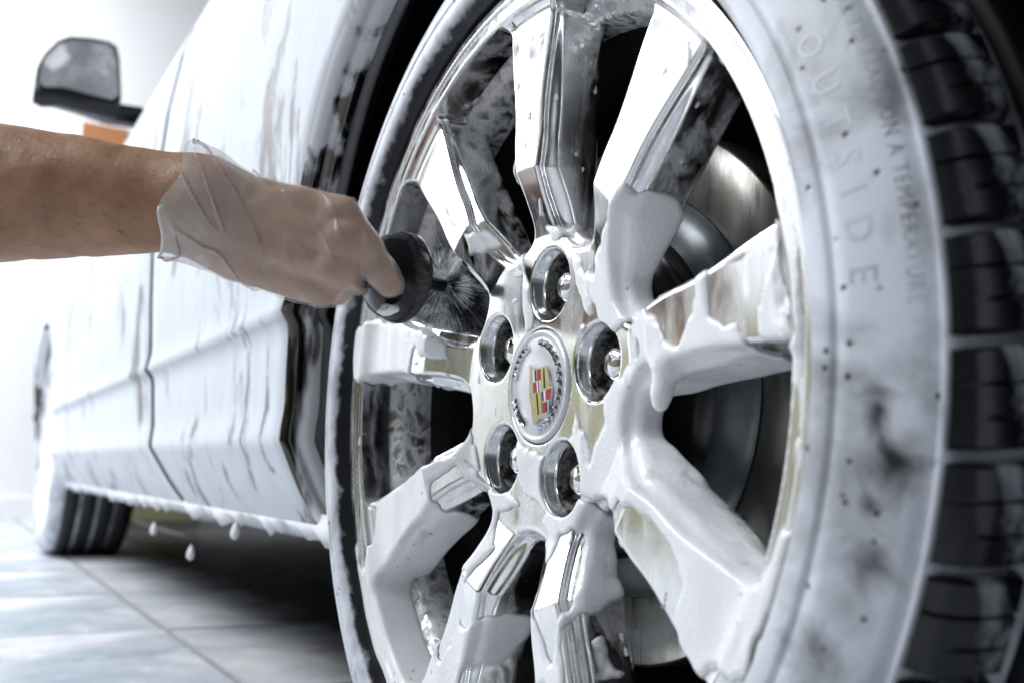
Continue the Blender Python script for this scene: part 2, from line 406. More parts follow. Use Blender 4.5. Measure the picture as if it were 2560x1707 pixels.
# arch lips (bright rolled edge, then a grey return) and dark wheel wells
LIP = NT('wet_lip'); _m = LIP.ramp(LIP.noise(1.0, 4, co=LIP.co('Object', (12, 12, 3))), [(0.45, 0.0), (0.50, 1.0)])
LIP.P(Base_Color=LIP.mix(_m, (0.10, 0.095, 0.085), (0.78, 0.79, 0.82)), Metallic=LIP.math('SUBTRACT', 1.0, _m), Roughness=LIP.ramp(_m, [(0, 0.08), (1, 0.4)])); LIP = LIP.m
LINER = m_simple('grey_liner', (0.30, 0.31, 0.33), 0.55, nz=0.25)
def arch(cx, name):
    n = 120; a0, a1 = math.radians(-17), math.radians(197)
    sect = [(0.0, 0.0), (-0.0035, 0.0018), (-0.006, 0.006), (-0.0055, 0.011), (-0.004, 0.014), (-0.004, 0.016), (-0.0055, 0.018), (-0.0065, 0.024), (-0.006, 0.030)]
    vs = []
    for i in range(n):
        a = a0+(a1-a0)*i/(n-1)
        for dr, dy in sect:
            r = AR+dr; x, z = cx+r*math.cos(a), ZC+r*math.sin(a)
            vs.append((x, yb(max(z, 0.206), x)+dy, z))
    child(mesh(name, vs, grid_faces(n, len(sect)), LIP))
    vs = []
    for i in range(n):
        a = a0+(a1-a0)*i/(n-1)
        for dr, dy in [(0.002, 0.030), (0.000, 0.033), (-0.001, 0.038), (0.000, 0.042), (0.02, 0.043)]:
            r = AR+dr; x, z = cx+r*math.cos(a), ZC+r*math.sin(a)
            vs.append((x, yb(max(z, 0.206), x)+dy, z))
    child(mesh(name+'_return', vs, grid_faces(n, 5), LINER))
    vs = []
    for i in range(n):
        a = a0+(a1-a0)*i/(n-1)
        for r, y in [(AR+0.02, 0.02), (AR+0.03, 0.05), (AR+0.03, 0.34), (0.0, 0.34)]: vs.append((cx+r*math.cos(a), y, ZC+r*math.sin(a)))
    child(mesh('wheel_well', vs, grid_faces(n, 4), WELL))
arch(0, 'arch_lip'); arch(WB, 'arch_lip')
def boxm(name, x0, y0, z0, x1, y1, z1, m, parent=None):
    v = [(x0, y0, z0), (x1, y0, z0), (x1, y1, z0), (x0, y1, z0), (x0, y0, z1), (x1, y0, z1), (x1, y1, z1), (x0, y1, z1)]
    return mesh(name, v, [(3, 2, 1, 0), (4, 5, 6, 7), (0, 1, 5, 4), (1, 2, 6, 5), (2, 3, 7, 6), (3, 0, 4, 7)], m, parent, False)
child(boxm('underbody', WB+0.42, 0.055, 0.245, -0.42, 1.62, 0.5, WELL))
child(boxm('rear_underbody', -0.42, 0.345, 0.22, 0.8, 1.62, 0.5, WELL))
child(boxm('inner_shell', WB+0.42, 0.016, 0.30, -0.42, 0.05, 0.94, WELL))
# glasshouse: foamed side glass, leaning in
def ygl(z): return float(np.interp(z, [0.945, 1.0, 1.2, 1.36], [0.008, 0.026, 0.118, 0.20]))
GLASS = m_body('foamed_glass', 0.54, 0.60, 1.0)
def pane(name, quad, m):
    (xa0, xb0), (xa1, xb1) = quad; vs = []
    nz, nx = 14, 14
    for j in range(nz):
        t = j/(nz-1); z = 0.952+t*0.40; xa = xa0+(xa1-xa0)*t; xb = xb0+(xb1-xb0)*t
        for i in range(nx):
            x = xa+(xb-xa)*i/(nx-1); vs.append((x, ygl(z)+0.02*max(0, (-1.6-x))**1.5, z))
    return child(mesh(name, vs, grid_faces(nz, nx), m))
pane('rear_side_window', ((-1.02, -0.02), (-1.02, -0.30)), GLASS)
pane('door_pillar', ((-1.10, -1.03), (-1.10, -1.03)), BODY)
pane('front_side_window', ((-2.02, -1.11), (-1.42, -1.11)), GLASS)
pane('windscreen_pillar', ((-2.10, -2.03), (-1.50, -1.43)), BODY)
child(boxm('roof', -1.45, 0.205, 1.345, 0.35, 1.5, 1.40, BODY)); child(boxm('cabin', -1.9, 0.24, 0.5, 0.3, 1.4, 1.0, WELL))
child(boxm('far_flank_light_block', -3.4, 1.62, 0.13, 0.85, 1.66, 0.9, WELL)); child(boxm('front_bumper_light_block', -3.52, 0.25, 0.15, -3.42, 1.62, 0.5, WELL)); child(boxm('front_underbody', -3.41, 0.30, 0.22, WB+0.42, 1.62, 0.5, WELL))  # unseen flank and bumper boxes, set low to keep light out underneath
# foam hanging under the sill
def fringe():
    vs, fs = [], []
    xs = np.linspace(-2.30, -0.32, 420); prev = None
    for i, x in enumerate(xs):
        h = 0.006+0.006*noise(np.array([x]), np.array([0.]), np.array([0.]), 22)[0]+0.010*max(0, noise(np.array([x]), np.array([3.]), np.array([0.]), 60)[0])**1.0
        y0, z0 = yb(0.222), 0.225
        for dy, dz in ((-0.004, 0.012), (-0.006, 0.0), (-0.003, -h*0.6), (0.004, -h-0.004), (0.011, -h*0.6), (0.014, 0.002)): vs.append((x, y0+dy, z0+dz))
    return child(mesh('sill_foam', vs, grid_faces(len(xs), 6), FOAM))
fringe()
# mirror
def mirror():
    X = -1.80
    out = [(78, 195), (82, 160), (98, 130), (130, 98), (160, 88), (210, 92), (250, 100), (268, 112), (274, 140), (276, 180), (278, 225), (262, 236), (200, 222), (140, 206), (98, 206)]
    P = [on_x(a, b, X) for a, b in out]
    c = np.mean(P, axis=0); n = len(P)
    vs = []
    for s, dx in ((0.90, 0.004), (0.955, 0.004), (0.985, 0.012), (1.0, 0.0), (1.0, -0.02), (0.93, -0.06), (0.72, -0.10), (0.35, -0.12)):
        for p in P:
            q = c+(p-c)*s; low = -0.035*sstep(0.0, -0.03, q[2]-c[2]-0.0)*(1 if s > 0.94 else 0)*(1 if dx < 0.01 else 0)
            vs.append((q[0]+dx, q[1], q[2]+(low if dx < 0.004 else 0)))
    hs = child(mesh('mirror', vs, [f[::-1] for f in grid_faces(8, n, closed_v=True)], BLACK))
    g = [c+(p-c)*0.93 for p in P]
    mg = NT('wet_mirror_glass'); k = mg.ramp(mg.noise(22, 5), [(0.40, 0.0), (0.75, 1.0)])
    mg.P(Base_Color=mg.mix(k, (0.46, 0.47, 0.50), (0.85, 0.86, 0.88)), Metallic=0.45, Roughness=mg.ramp(k, [(0, 0.08), (1, 0.4)])); mg.bump(mg.noise(40, 3), 0.25, 0.003)
    hl = on_x(122, 128, X); dd = mg.new('ShaderNodeVectorMath', operation='DISTANCE', i_0=mg.co(), i_1=tuple(float(q) for q in hl)).outputs['Value']; hl_mask = mg.ramp(mg.math('ADD', mg.math('MULTIPLY', dd, 20.0), mg.math('MULTIPLY', mg.noise(45, 3), 0.5)), [(0.75, 1.0), (1.05, 0.0)])  # white highlight painted into the glass colour, upper left
    mg.P(Base_Color=mg.mix(hl_mask, mg.p.inputs['Base Color'].links[0].from_socket, (0.9, 0.9, 0.92)), Metallic=mg.math('SUBTRACT', 0.45, mg.math('MULTIPLY', hl_mask, 0.45)))
    o = mesh('mirror_glass', [(p[0]+0.006+0.012*(p[2]-c[2]), p[1], p[2]) for p in g]+[(c[0]+0.009, c[1], c[2])], [(i, (i+1) % n, n) for i in range(n)], mg.m); o.parent = hs; o.matrix_parent_inverse = hs.matrix_world.inverted()
    low = [on_x(*q, X-0.02) for q in ((98, 202), (150, 210), (205, 225), (262, 236), (335, 246), (335, 280), (250, 268), (190, 246), (120, 226))]
    m_ = len(low); vv = [tuple(p) for p in low]+[(p[0]-0.07, p[1], p[2]) for p in low]
    o = mesh('mirror_foot', vv, [tuple(range(m_)), tuple(range(m_, 2*m_))[::-1]]+[(i, i+m_, (i+1) % m_+m_, (i+1) % m_) for i in range(m_)], BLACK); o.parent = hs
    bm = bmesh.new(); bm.from_mesh(o.data); bmesh.ops.bevel(bm, geom=bm.edges[:], offset=0.006, segments=2, affect='EDGES'); bm.to_mesh(o.data); bm.free()
mirror()
# front wheel, small and out of focus
def front_wheel():
    m1 = m_tyre('foamed_rubber_front', 0.40, 0.18, 3.0)
    R = TR
    t = revolve('front_wheel', [(0.232, 0.012), (0.245, 0.0), (0.262, -0.006), (0.285, -0.004), (0.300, 0.006), (0.308, 0.022), (R, 0.06), (R, 0.12), (0.308, 0.19), (0.29, 0.215)], [m1], None, 96, (WB, 0, ZC)); child(t)
    tr = revolve('tread', sum([[(R+0.001, y), (R+0.003, y+0.002), (R+0.003, y+0.036), (R-0.004, y+0.038), (R-0.004, y+0.044)] for y in (0.03, 0.075, 0.12, 0.165)], []), m_simple('tread_rubber', (0.012, 0.012, 0.013), 0.5, nz=0.4), t, 96, (WB, 0, ZC)); tr.matrix_parent_inverse = t.matrix_world.inverted()
    revolve('rim', [(0.236, 0.004), (0.225, 0.012), (0.20, 0.02), (0.10, 0.012), (0.05, 0.02), (0.0, 0.02)], FOAM, t, 64, (WB, 0, ZC))
front_wheel()

# ------------------------------------------------------------------ the rear wheel
TH0 = math.radians(7.5); LUG0 = math.radians(81); LUGR = 0.0605
def wheel_sdf(x, y, z, k=1.0, holes=True):
    r = np.hypot(x, z); a = np.mod(np.arctan2(z, x)-TH0+PI/9, 2*PI/9)-PI/9
    u = r*np.cos(a); av = np.abs(r*np.sin(a))
    # front plate: hub disc running out into narrow spokes
    yfs = 0.0060+0.0010*sstep(0.20, 0.14, r)+0.0175*np.clip((0.1285-r)/0.038, 0, 1)
    yfs = smin(yfs, 0.0245+0*r, 0.004)
    ws = 0.0112+0.0046*sstep(0.110, 0.150, u)+0.0092*sstep(0.155, 0.226, u)
    hubr = r-0.0855
    pl = smin(np.maximum(av-ws, 0.05-u)*0.97, hubr, 0.020)
    ybk = 0.045-0.004*sstep(0.10, 0.22, u)
    fr = smax(smax(pl-0.10*np.maximum(y-yfs, 0), yfs-y, 0.0030*k), np.maximum(y-ybk, r-0.236), 0.004*k)
    # lower step: wider spokes and disc, its floor falling away from the plate
    wl = 0.0215+0.0035*sstep(0.16, 0.226, u)-0.0015*sstep(0.17, 0.14, u)
    lw = smin(np.maximum(av-wl, 0.05-u)*0.97, r-0.091, 0.009)
    yst = yfs+0.0062+0.42*np.maximum(pl, 0)
    lo_ = smax(smax(lw-0.14*np.maximum(y-yst, 0), (yst-y)*0.92, 0.0026*k), np.maximum(y-ybk, r-0.236), 0.004*k)
    f = smin(fr, lo_, 0.0022*k)
    # rim flange
    q1 = np.abs(r-0.2338)-0.0052; q2 = np.abs(y-0.0125)-0.0115
    rim = np.hypot(np.maximum(q1, 0), np.maximum(q2, 0))+np.minimum(np.maximum(q1, q2), 0)-0.0016
    q1 = np.abs(r-0.2385)-0.0022; q2 = np.abs(y-0.004)-0.0052
    lip = np.hypot(np.maximum(q1, 0), np.maximum(q2, 0))+np.minimum(np.maximum(q1, q2), 0)-0.0012
    f = smin(f, rim, 0.010*k); f = np.minimum(f, lip)
    if holes:
        for i in range(5):
            b = LUG0+i*2*PI/5; d = np.hypot(x-LUGR*math.cos(b), z-LUGR*math.sin(b))
            rad = 0.0180+0.0032*sstep(0.032, 0.0245, y)
            f = smax(f, -np.maximum(d-rad, y-0.060), 0.0022)
        f = smax(f, -np.maximum(r-0.0345, y-0.034), 0.0012)
    return f
VX = 0.00128
res = nets(lambda x, y, z: wheel_sdf(x, y, z), (-0.246, -0.006, -0.246), (0.246, 0.072, 0.246), VX)
OFF = np.array([0, 0, ZC]); I3 = np.eye(3)
wheel = nets_obj('rear_wheel', res, ALU, None, (OFF, I3)); child(wheel)
def sub(o): o.parent = wheel; o.matrix_parent_inverse = wheel.matrix_world.inverted() if False else Matrix.Identity(4); return o
wheel.matrix_parent_inverse = Matrix.Translation((0, 0, -FLOOR))
def rev(name, prof, m, n=160, **kw): return sub(revolve(name, prof, m, None, n, **kw))

# barrel and brake seen through the windows
BARREL = NT('foamed_barrel'); _v = BARREL.vor(75, feature='DISTANCE_TO_EDGE', co=BARREL.mix(0.035, BARREL.co(), BARREL.new('ShaderNodeTexNoise', i_Vector=BARREL.co(), i_Scale=60.0).outputs['Color'])); _k = BARREL.ramp(BARREL.math('ADD', _v, BARREL.math('MULTIPLY', BARREL.noise(24, 5), 0.5)), [(0.22, 1.0), (0.66, 0.0)])
BARREL.P(Base_Color=BARREL.mix(_k, (0.36, 0.36, 0.34), (0.74, 0.75, 0.78)), Metallic=BARREL.math('SUBTRACT', 1.0, _k), Roughness=BARREL.ramp(_k, [(0, 0.28), (1, 0.4)])); BARREL.bump(_k, 0.3, 0.002); BARREL = BARREL.m
rev('rim_barrel', [(0.2290, 0.020), (0.2275, 0.026), (0.222, 0.030), (0.2185, 0.036), (0.2180, 0.050), (0.2180, 0.056)], BARREL, flip=True)
rev('inner_barrel', [(0.2185, 0.0555), (0.206, 0.066), (0.200, 0.10), (0.215, 0.19), (0.238, 0.21)], m_simple('black_barrel', (0.006, 0.006, 0.0065), 0.7, nz=0.5, Specular_IOR_Level=0.15), flip=True)  # inner part of the barrel in a near-black tone
ROT = NT('rusty_disc'); _n = ROT.noise(1.0, 5, co=ROT.co('Object', (120, 20, 25))); _g = ROT.noise(14, 4)
ROT.P(Base_Color=ROT.mix(ROT.ramp(_g, [(0.4, 0.0), (0.7, 1.0)]), (0.27, 0.27, 0.26), (0.13, 0.13, 0.09)), Metallic=0.9, Roughness=ROT.ramp(_n, [(0.3, 0.22), (0.7, 0.45)])); ROT.bump(_n, 0.2, 0.0008)
rev('brake_disc', [(0.163, 0.108), (0.163, 0.086), (0.161, 0.084), (0.124, 0.084), (0.123, 0.0845)], ROT.m)
rev('disc_hat', [(0.1235, 0.0835), (0.121, 0.079), (0.112, 0.074), (0.104, 0.073), (0.1, 0.073)], m_simple('wet_hat', (0.16, 0.175, 0.19), 0.3, 0.4, nz=0.5))
rev('disc_bell', [(0.1015, 0.0738), (0.098, 0.066), (0.094, 0.0635), (0.088, 0.0635), (0.085, 0.060), (0.07, 0.058), (0.0, 0.058)], m_simple('black_bell', (0.012, 0.012, 0.013), 0.3, nz=0.6))
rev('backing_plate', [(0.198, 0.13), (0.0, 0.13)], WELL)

# lug nuts, centre cap, valve
GRIME = NT('grimy_bore'); _q = GRIME.ramp(GRIME.noise(110, 6, 0.7), [(0.42, 0.0), (0.66, 1.0)])
GRIME.P(Base_Color=GRIME.mix(_q, (0.012, 0.012, 0.012), (0.42, 0.42, 0.40)), Roughness=0.4, Metallic=0.3); GRIME.bump(_q, 0.3, 0.001); GRIME = GRIME.m
def nut():
    prof = [(0.0108, 0.052), (0.0114, 0.044), (0.0110, 0.0395), (0.0094, 0.0348), (0.0058, 0.0325), (0.0, 0.0318)]
    n = 48; vs = []
    for i in range(n):
        a = 2*PI*i/n; hx = 1.0-0.06*(0.5+0.5*math.cos(6*a))
        for j, (r, y) in enumerate(prof):
            rr = r*(hx if j < 3 else 1-(1-hx)*0.5); vs.append((rr*math.cos(a), y, rr*math.sin(a)))
    me = D.meshes.new('lug_nut'); me.from_pydata(vs, [], grid_faces(n, len(prof), closed_u=True)); me.polygons.foreach_set('use_smooth', [True]*len(me.polygons)); me.materials.append(CHROME)
    for i in range(5):
        b = LUG0+i*2*PI/5; o = D.objects.new('lug_nut', me); C.objects.link(o); o.location = (LUGR*math.cos(b), 0, ZC+LUGR*math.sin(b)); sub(o)
        vs2 = D.meshes.get('lug_seat')
        if not vs2:
            ring = [(rr*math.cos(2*PI*q/32), yy, rr*math.sin(2*PI*q/32)) for rr, yy in ((0.0177, 0.0322), (0.0172, 0.040), (0.0166, 0.048), (0.004, 0.050)) for q in range(32)]
            vs2 = D.meshes.new('lug_seat'); vs2.from_pydata(ring, [], grid_faces(4, 32, closed_v=True)); vs2.materials.append(GRIME)
        s = D.objects.new('lug_seat', vs2); C.objects.link(s); s.location = o.location; sub(s)
nut()
CAPM = m_simple('silver_cap', (0.66, 0.66, 0.68), 0.34, 0.35, nz=0.05)
YC = 0.0225
rev('centre_cap', [(0.0338, 0.034), (0.0338, 0.0245), (0.0325, 0.0222), (0.0310, 0.0222), (0.0302, 0.0232), (0.0296, 0.0234), (0.0285, YC), (0.012, YC-0.0008), (0.0, YC-0.001)], CAPM, 96)
def wreath():
    bm = bmesh.new()
    for s in (0, 1):
        for i in range(15):
            a = math.radians(-78+i*11.4) if s == 0 else math.radians(180-42+i*6.0) if i < 14 else None
            if a is None: continue
            if s == 1: a = math.radians(118+i*9.2)
            if s == 1 and 168 < math.degrees(a) < 196: continue
            for q in (-1, 1):
                L, W_ = 0.0034, 0.0012
                cx, cz = 0.0258*math.cos(a), 0.0258*math.sin(a)
                d = a+PI/2+q*0.45; ux, uz = math.cos(d), math.sin(d); nx_, nz_ = -uz, ux
                ox, oz = math.cos(a)*0.0009*q, math.sin(a)*0.0009*q
                pts = [(-L, 0), (0, -W_), (L, 0), (0, W_)]
                vv = [bm.verts.new((cx+ox+ux*p+nx_*t, YC-0.0006, ZC+cz+oz+uz*p+nz_*t)) for p, t in pts]; top = bm.verts.new((cx+ox, YC-0.0024, ZC+cz+oz))
                for k in range(4): bm.faces.new((vv[k], vv[(k+1) % 4], top))
    bmesh.ops.recalc_face_normals(bm, faces=bm.faces[:])
    o = sub(bm_obj('wreath', bm, CHROME, None, False)); tag(o, 'raised chrome wreath round the crest', kind='stuff')
wreath()
def z4(x, y): return ((1130+x*450/860)/V2S, (580+y*820/1568)/V2S)
def plate(name, pts, y0, th, m, parent=None):
    P = [on_y(*z4(*q), y0) for q in pts]; n = len(P)
    vs = [(p[0], y0, p[2]) for p in P]+[(p[0], y0-th, p[2]) for p in P]
    fs = [tuple(range(n, 2*n))]+[(i, (i+1) % n, (i+1) % n+n, i+n) for i in range(n)]
    o = mesh(name, vs, fs, m, None, False)
    bm = bmesh.new(); bm.from_mesh(o.data); bmesh.ops.recalc_face_normals(bm, faces=bm.faces[:]); bm.to_mesh(o.data); bm.free()
    return sub(o)
def emblem():
    y = YC-0.0008
    outline = [(380, 634), (400, 650), (430, 646), (456, 639), (470, 690), (486, 742), (478, 810), (468, 884), (430, 892), (398, 922), (390, 850), (379, 775), (382, 700)]
    plate('crest', outline, y, 0.0016, CHROME)
    E = {n: m_simple('enamel_'+n, c, 0.18, mt) for n, c, mt in (('red', (0.42, 0.01, 0.03), 0), ('gold', (0.55, 0.47, 0.20), 0.5), ('black', (0.01, 0.01, 0.012), 0), ('blue', (0.03, 0.06, 0.20), 0), ('white', (0.85, 0.85, 0.87), 0))}
    y2 = y-0.00162
    cells = [('white', [(388, 661), (394, 659), (397, 713), (391, 716)]), ('blue', [(395, 659), (399, 658), (402, 711), (398, 713)]), ('red', [(406, 657), (421, 653), (423, 704), (408, 709)]),
             ('gold', [(425, 652), (436, 650), (439, 745), (427, 748)]), ('black', [(437, 650), (442, 649), (447, 743), (440, 745)]), ('gold', [(443, 649), (454, 646), (470, 735), (449, 742)]),
             ('red', [(388, 722), (402, 717), (405, 765), (390, 770)]), ('white', [(405, 716), (412, 714), (414, 762), (408, 764)]), ('blue', [(413, 713), (417, 712), (420, 760), (415, 762)]), ('white', [(418, 712), (423, 710), (425, 757), (421, 760)]),
             ('gold', [(386, 778), (402, 772), (411, 872), (396, 880)]), ('black', [(403, 771), (409, 770), (417, 869), (412, 872)]), ('gold', [(410, 769), (427, 762), (431, 864), (418, 869)]),
             ('blue', [(430, 762), (437, 760), (441, 805), (434, 808)]), ('white', [(438, 759), (447, 756), (448, 802), (442, 805)]), ('red', [(450, 754), (473, 744), (470, 797), (450, 802)]),
             ('red', [(434, 816), (449, 811), (450, 860), (436, 864)]), ('blue', [(452, 810), (458, 808), (458, 857), (453, 859)]), ('white', [(459, 808), (463, 807), (462, 855), (459, 857)]), ('blue', [(464, 806), (469, 804), (466, 852), (463, 855)])]
    for c, pts in cells: plate('enamel_cell', pts, y2, 0.00025, E[c])
emblem()
va = on_y(875, 1002, 0.030); vb = np.array([va[0]*0.985, 0.012, va[2]])
tube_o = tube('valve_stem', [on_y(930, 1010, 0.046)+np.array([0, 0, 0]), on_y(905, 1007, 0.034), on_y(872, 1003, 0.020)], [0.0046, 0.0044, 0.0040], BLACK); sub(tube_o)

# foam lying on the wheel
def rect_poly(pts):
    out = []
    for px, py in pts:
        y = 0.012
        for _ in range(12):
            p = on_y(px, py, y); r = math.hypot(p[0], p[2]-ZC); y = float(np.interp(r, [0.090, 0.1285, 0.205, 0.24], [0.0240, 0.0075, 0.006, 0.001]))
        out.append((p[0], p[2]-ZC))
    return np.array(out)
def poly_sd(P, X, Z):
    d = np.full(X.shape, 1e9); s = np.ones(X.shape); n = len(P)
    for i in range(n):
        a, b = P[i], P[i-1]; e = b-a; wx, wz = X-a[0], Z-a[1]
        t = np.clip((wx*e[0]+wz*e[1])/(e@e), 0, 1); d = np.minimum(d, (wx-e[0]*t)**2+(wz-e[1]*t)**2)
        c1 = Z >= a[1]; c2 = Z < b[1]; c3 = e[0]*wz > e[1]*wx
        fl = (c1 & c2 & c3) | (~c1 & ~c2 & ~c3); s = np.where(fl, -s, s)
    return s*np.sqrt(d)
def strip(pts, wd):
    pts = catmull(pts, 4); L, R_ = [], []
    for i, p in enumerate(pts):
        t = pts[min(i+1, len(pts)-1)]-pts[max(i-1, 0)]; t = t/np.linalg.norm(t); nrm = np.array([-t[1], t[0]])
        w_ = wd*(0.35+0.65*math.sin(PI*min(1, (i+1)/len(pts)*0.75)))+ (wd*0.4 if i > len(pts)*0.8 else 0)
        L.append(tuple(p+nrm*w_)); R_.append(tuple(p-nrm*w_))
    return L+R_[::-1]
FOAMP = [
    [(1340, 640), (1372, 570), (1390, 500), (1405, 440), (1425, 400), (1440, 430), (1460, 415), (1475, 450), (1478, 540), (1472, 610), (1470, 680), (1500, 690), (1560, 640), (1640, 600), (1800, 530), (1860, 560), (1860, 800), (1860, 900), (1650, 910), (1560, 950), (1490, 960), (1500, 1060), (1600, 1180), (1700, 1290), (1760, 1330), (1815, 1150), (1840, 1000), (1875, 1000), (1870, 1150), (1830, 1330), (1740, 1568), (1590, 1568), (1480, 1400), (1370, 1200), (1340, 1100), (1385, 960), (1375, 760)],
    [(1050, 1000), (1120, 1110), (1190, 1120), (1235, 1190), (1330, 1130), (1365, 1180), (1400, 1568), (1200, 1590), (1185, 1400), (1200, 1250), (1150, 1400), (1050, 1590), (860, 1590), (815, 1300), (850, 1130), (1035, 1040)],
    [(1060, 930), (1095, 1000), (1120, 1110), (1040, 1060), (1030, 900), (930, 900), (820, 880), (820, 770), (850, 725), (960, 740), (1040, 780), (1050, 850)],
    [(1185, 1010), (1240, 1035), (1320, 1000), (1350, 960), (1380, 1130), (1250, 1180), (1190, 1130)],
    strip([(1070, 600), (1090, 680), (1086, 750)], 11), strip([(1192, 540), (1208, 640), (1222, 770)], 12), strip([(1240, 560), (1235, 620), (1232, 650)], 9),
    strip([(1315, 560), (1330, 620), (1350, 690), (1385, 760)], 16), strip([(1150, 690), (1165, 730)], 9), strip([(1150, 880), (1140, 940), (1138, 980)], 10), strip([(1340, 740), (1345, 800)], 10),
    strip([(1280, 850), (1320, 930), (1330, 1010), (1320, 1080)], 9), strip([(1135, 560), (1150, 590)], 7), strip([(1095, 560), (1098, 590)], 7), strip([(1240, 440), (1244, 500)], 8), strip([(1160, 300), (1185, 420), (1190, 480)], 7),
    strip([(1640, 130), (1680, 170), (1720, 210)], 6), strip([(1500, 330), (1480, 400), (1465, 450)], 9), strip([(1020, 470), (1040, 520)], 7), strip([(1560, 60), (1590, 30), (1620, 60)], 10),
    [(1060, 530), (1090, 520), (1140, 560), (1110, 600), (1075, 590)], [(1245, 520), (1290, 500), (1315, 560), (1270, 560)],
]
EXPO = [
    [(1498, 700), (1520, 680), (1590, 645), (1590, 710), (1555, 775), (1535, 760), (1512, 735)], [(1640, 625), (1730, 585), (1715, 660), (1735, 780), (1720, 770), (1700, 725), (1670, 730), (1645, 715)], [(1745, 580), (1760, 575), (1735, 690), (1725, 660)],
    [(1795, 560), (1830, 560), (1838, 760), (1825, 775), (1810, 700)], [(1725, 790), (1800, 785), (1825, 830), (1822, 860), (1800, 815), (1735, 812)], [(1406, 790), (1438, 757), (1466, 800), (1440, 830), (1430, 860), (1412, 840)],
    [(1043, 850), (1080, 800), (1100, 880), (1090, 900), (1062, 925), (1048, 900)], [(1092, 940), (1130, 925), (1130, 1000), (1095, 1010)],
    [(1402, 1175), (1420, 1160), (1480, 1190), (1535, 1260), (1560, 1340), (1535, 1390), (1545, 1460), (1500, 1400), (1440, 1330), (1408, 1250)], [(1120, 1285), (1160, 1245), (1195, 1265), (1185, 1330), (1130, 1380), (1060, 1430), (1060, 1370)],
    [(1000, 1112), (1040, 1085), (1068, 1160), (1002, 1182)], [(955, 812), (1020, 835), (1020, 880), (945, 880)], [(1240, 1420), (1250, 1300), (1290, 1240), (1310, 1230), (1300, 1330), (1285, 1400), (1270, 1520)], [(1150, 1180), (1230, 1190), (1260, 1230), (1200, 1240), (1140, 1240)],
    [(1020, 1340), (1065, 1320), (1050, 1440), (1015, 1500)], [(840, 1180), (860, 1170), (850, 1300), (835, 1290)], [(1290, 1450), (1310, 1400), (1320, 1568), (1300, 1568)], [(1845, 1040), (1852, 1040), (1835, 1200), (1828, 1200)],
    [(1340, 505), (1358, 480), (1365, 560), (1358, 620), (1345, 610)],
]
gx = np.linspace(-0.25, 0.25, 501); GX, GZ = np.meshgrid(gx, gx, indexing='ij')
SF = np.full(GX.shape, 1e9); SE = np.full(GX.shape, 1e9)
for P_ in FOAMP: SF = np.minimum(SF, poly_sd(rect_poly(P_), GX, GZ))
for P_ in EXPO: SE = np.minimum(SE, poly_sd(rect_poly(P_), GX, GZ))
SD = np.maximum(SF, -SE)
def bil(A, x, z):
    fx = np.clip((x+0.25)*1000, 0, 499.99); fz = np.clip((z+0.25)*1000, 0, 499.99)
    i, j = fx.astype(int), fz.astype(int); a, b = fx-i, fz-j
    return A[i, j]*(1-a)*(1-b)+A[i+1, j]*a*(1-b)+A[i, j+1]*(1-a)*b+A[i+1, j+1]*a*b
blob = [on_y(1530, 850, 0.012)-OFF, on_y(1520, 900, 0.011)-OFF, on_y(1517, 926, 0.011)-OFF]
def cap_d(x, y, z, a, b, ra, rb):
    e = b-a; t = np.clip(((x-a[0])*e[0]+(y-a[1])*e[1]+(z-a[2])*e[2])/(e@e), 0, 1)
    return np.sqrt((x-a[0]-e[0]*t)**2+(y-a[1]-e[1]*t)**2+(z-a[2]-e[2]*t)**2)-(ra+(rb-ra)*t)
def foam_t(x, y, z):
    s = bil(SD, x, z)+0.0022*noise(x, y*0.6, z, 70)+0.0034*noise(x, y, z*0.22, 120)+0.0008*noise(x, y, z, 220)+0.30*np.maximum(y-0.027, 0)
    th = 0.0018+0.0010*noise(x, y, z*0.35, 60)
    t = -0.0011+(th+0.0011)*sstep(0.0010, -0.0062, s)
    # thin beads of foam in the sparse half
    t = np.maximum(t, -0.0011+0.0019*sstep(0.76, 0.90, noise(x, y, z*0.6, 210)+0.25*noise(x, y, z, 30)))
    t = t-0.02*sstep(0.0365, 0.0345, np.hypot(x, z))          # the cap stays clean
    for i in range(5):
        b = LUG0+i*2*PI/5; d = np.hypot(x-LUGR*math.cos(b), z-LUGR*math.sin(b)); t = t-0.006*sstep(0.0222, 0.0206, d)*(1-0.55*sstep(-0.004, -0.014, z-LUGR*math.sin(b)))
    return t
def foam_sdf(x, y, z):
    if x.ndim == 3:        # only the shell close to the metal needs the full field
        f1 = wheel_sdf(x, y, z); o = np.where(f1 > 0, 1.0, -1.0)*0.01
        bl = np.minimum(cap_d(x, y, z, blob[0], blob[1], 0.007, 0.0045), cap_d(x, y, z, blob[1], blob[2], 0.0045, 0.0038))
        m = ((f1 > -0.004) & (f1 < 0.009)) | (bl < 0.006)
        o[m] = foam_sdf(x[m], y[m], z[m]); return o
    t = foam_t(x, y, z); c = sstep(0.0002, 0.0022, t)
    f = wheel_sdf(x, y, z, 1.0, True)*(1-c)+wheel_sdf(x, y, z, 1.7, True)*c-t
    bl = smin(cap_d(x, y, z, blob[0], blob[1], 0.007, 0.0045), cap_d(x, y, z, blob[1], blob[2], 0.0045, 0.0038), 0.004)
    return smin(f, bl, 0.006)
res = nets(foam_sdf, (-0.243, -0.008, -0.243), (0.243, 0.060, 0.243), VX, 2, keep=lambda v: wheel_sdf(v[:, 0], v[:, 1], v[:, 2]) > -0.0007)
fo = nets_obj('foam', res, m_foam('wheel_foam', True), None, (OFF, I3)); sub(fo)
_at = fo.data.attributes.new('thick', 'FLOAT', 'POINT')
if len(_at.data) == len(res[0]): _at.data.foreach_set('value', np.clip(wheel_sdf(*res[0].T)/0.0014, 0, 2).astype(np.float32))
tag(fo, 'thick white foam running over the spokes and hub', kind='stuff')

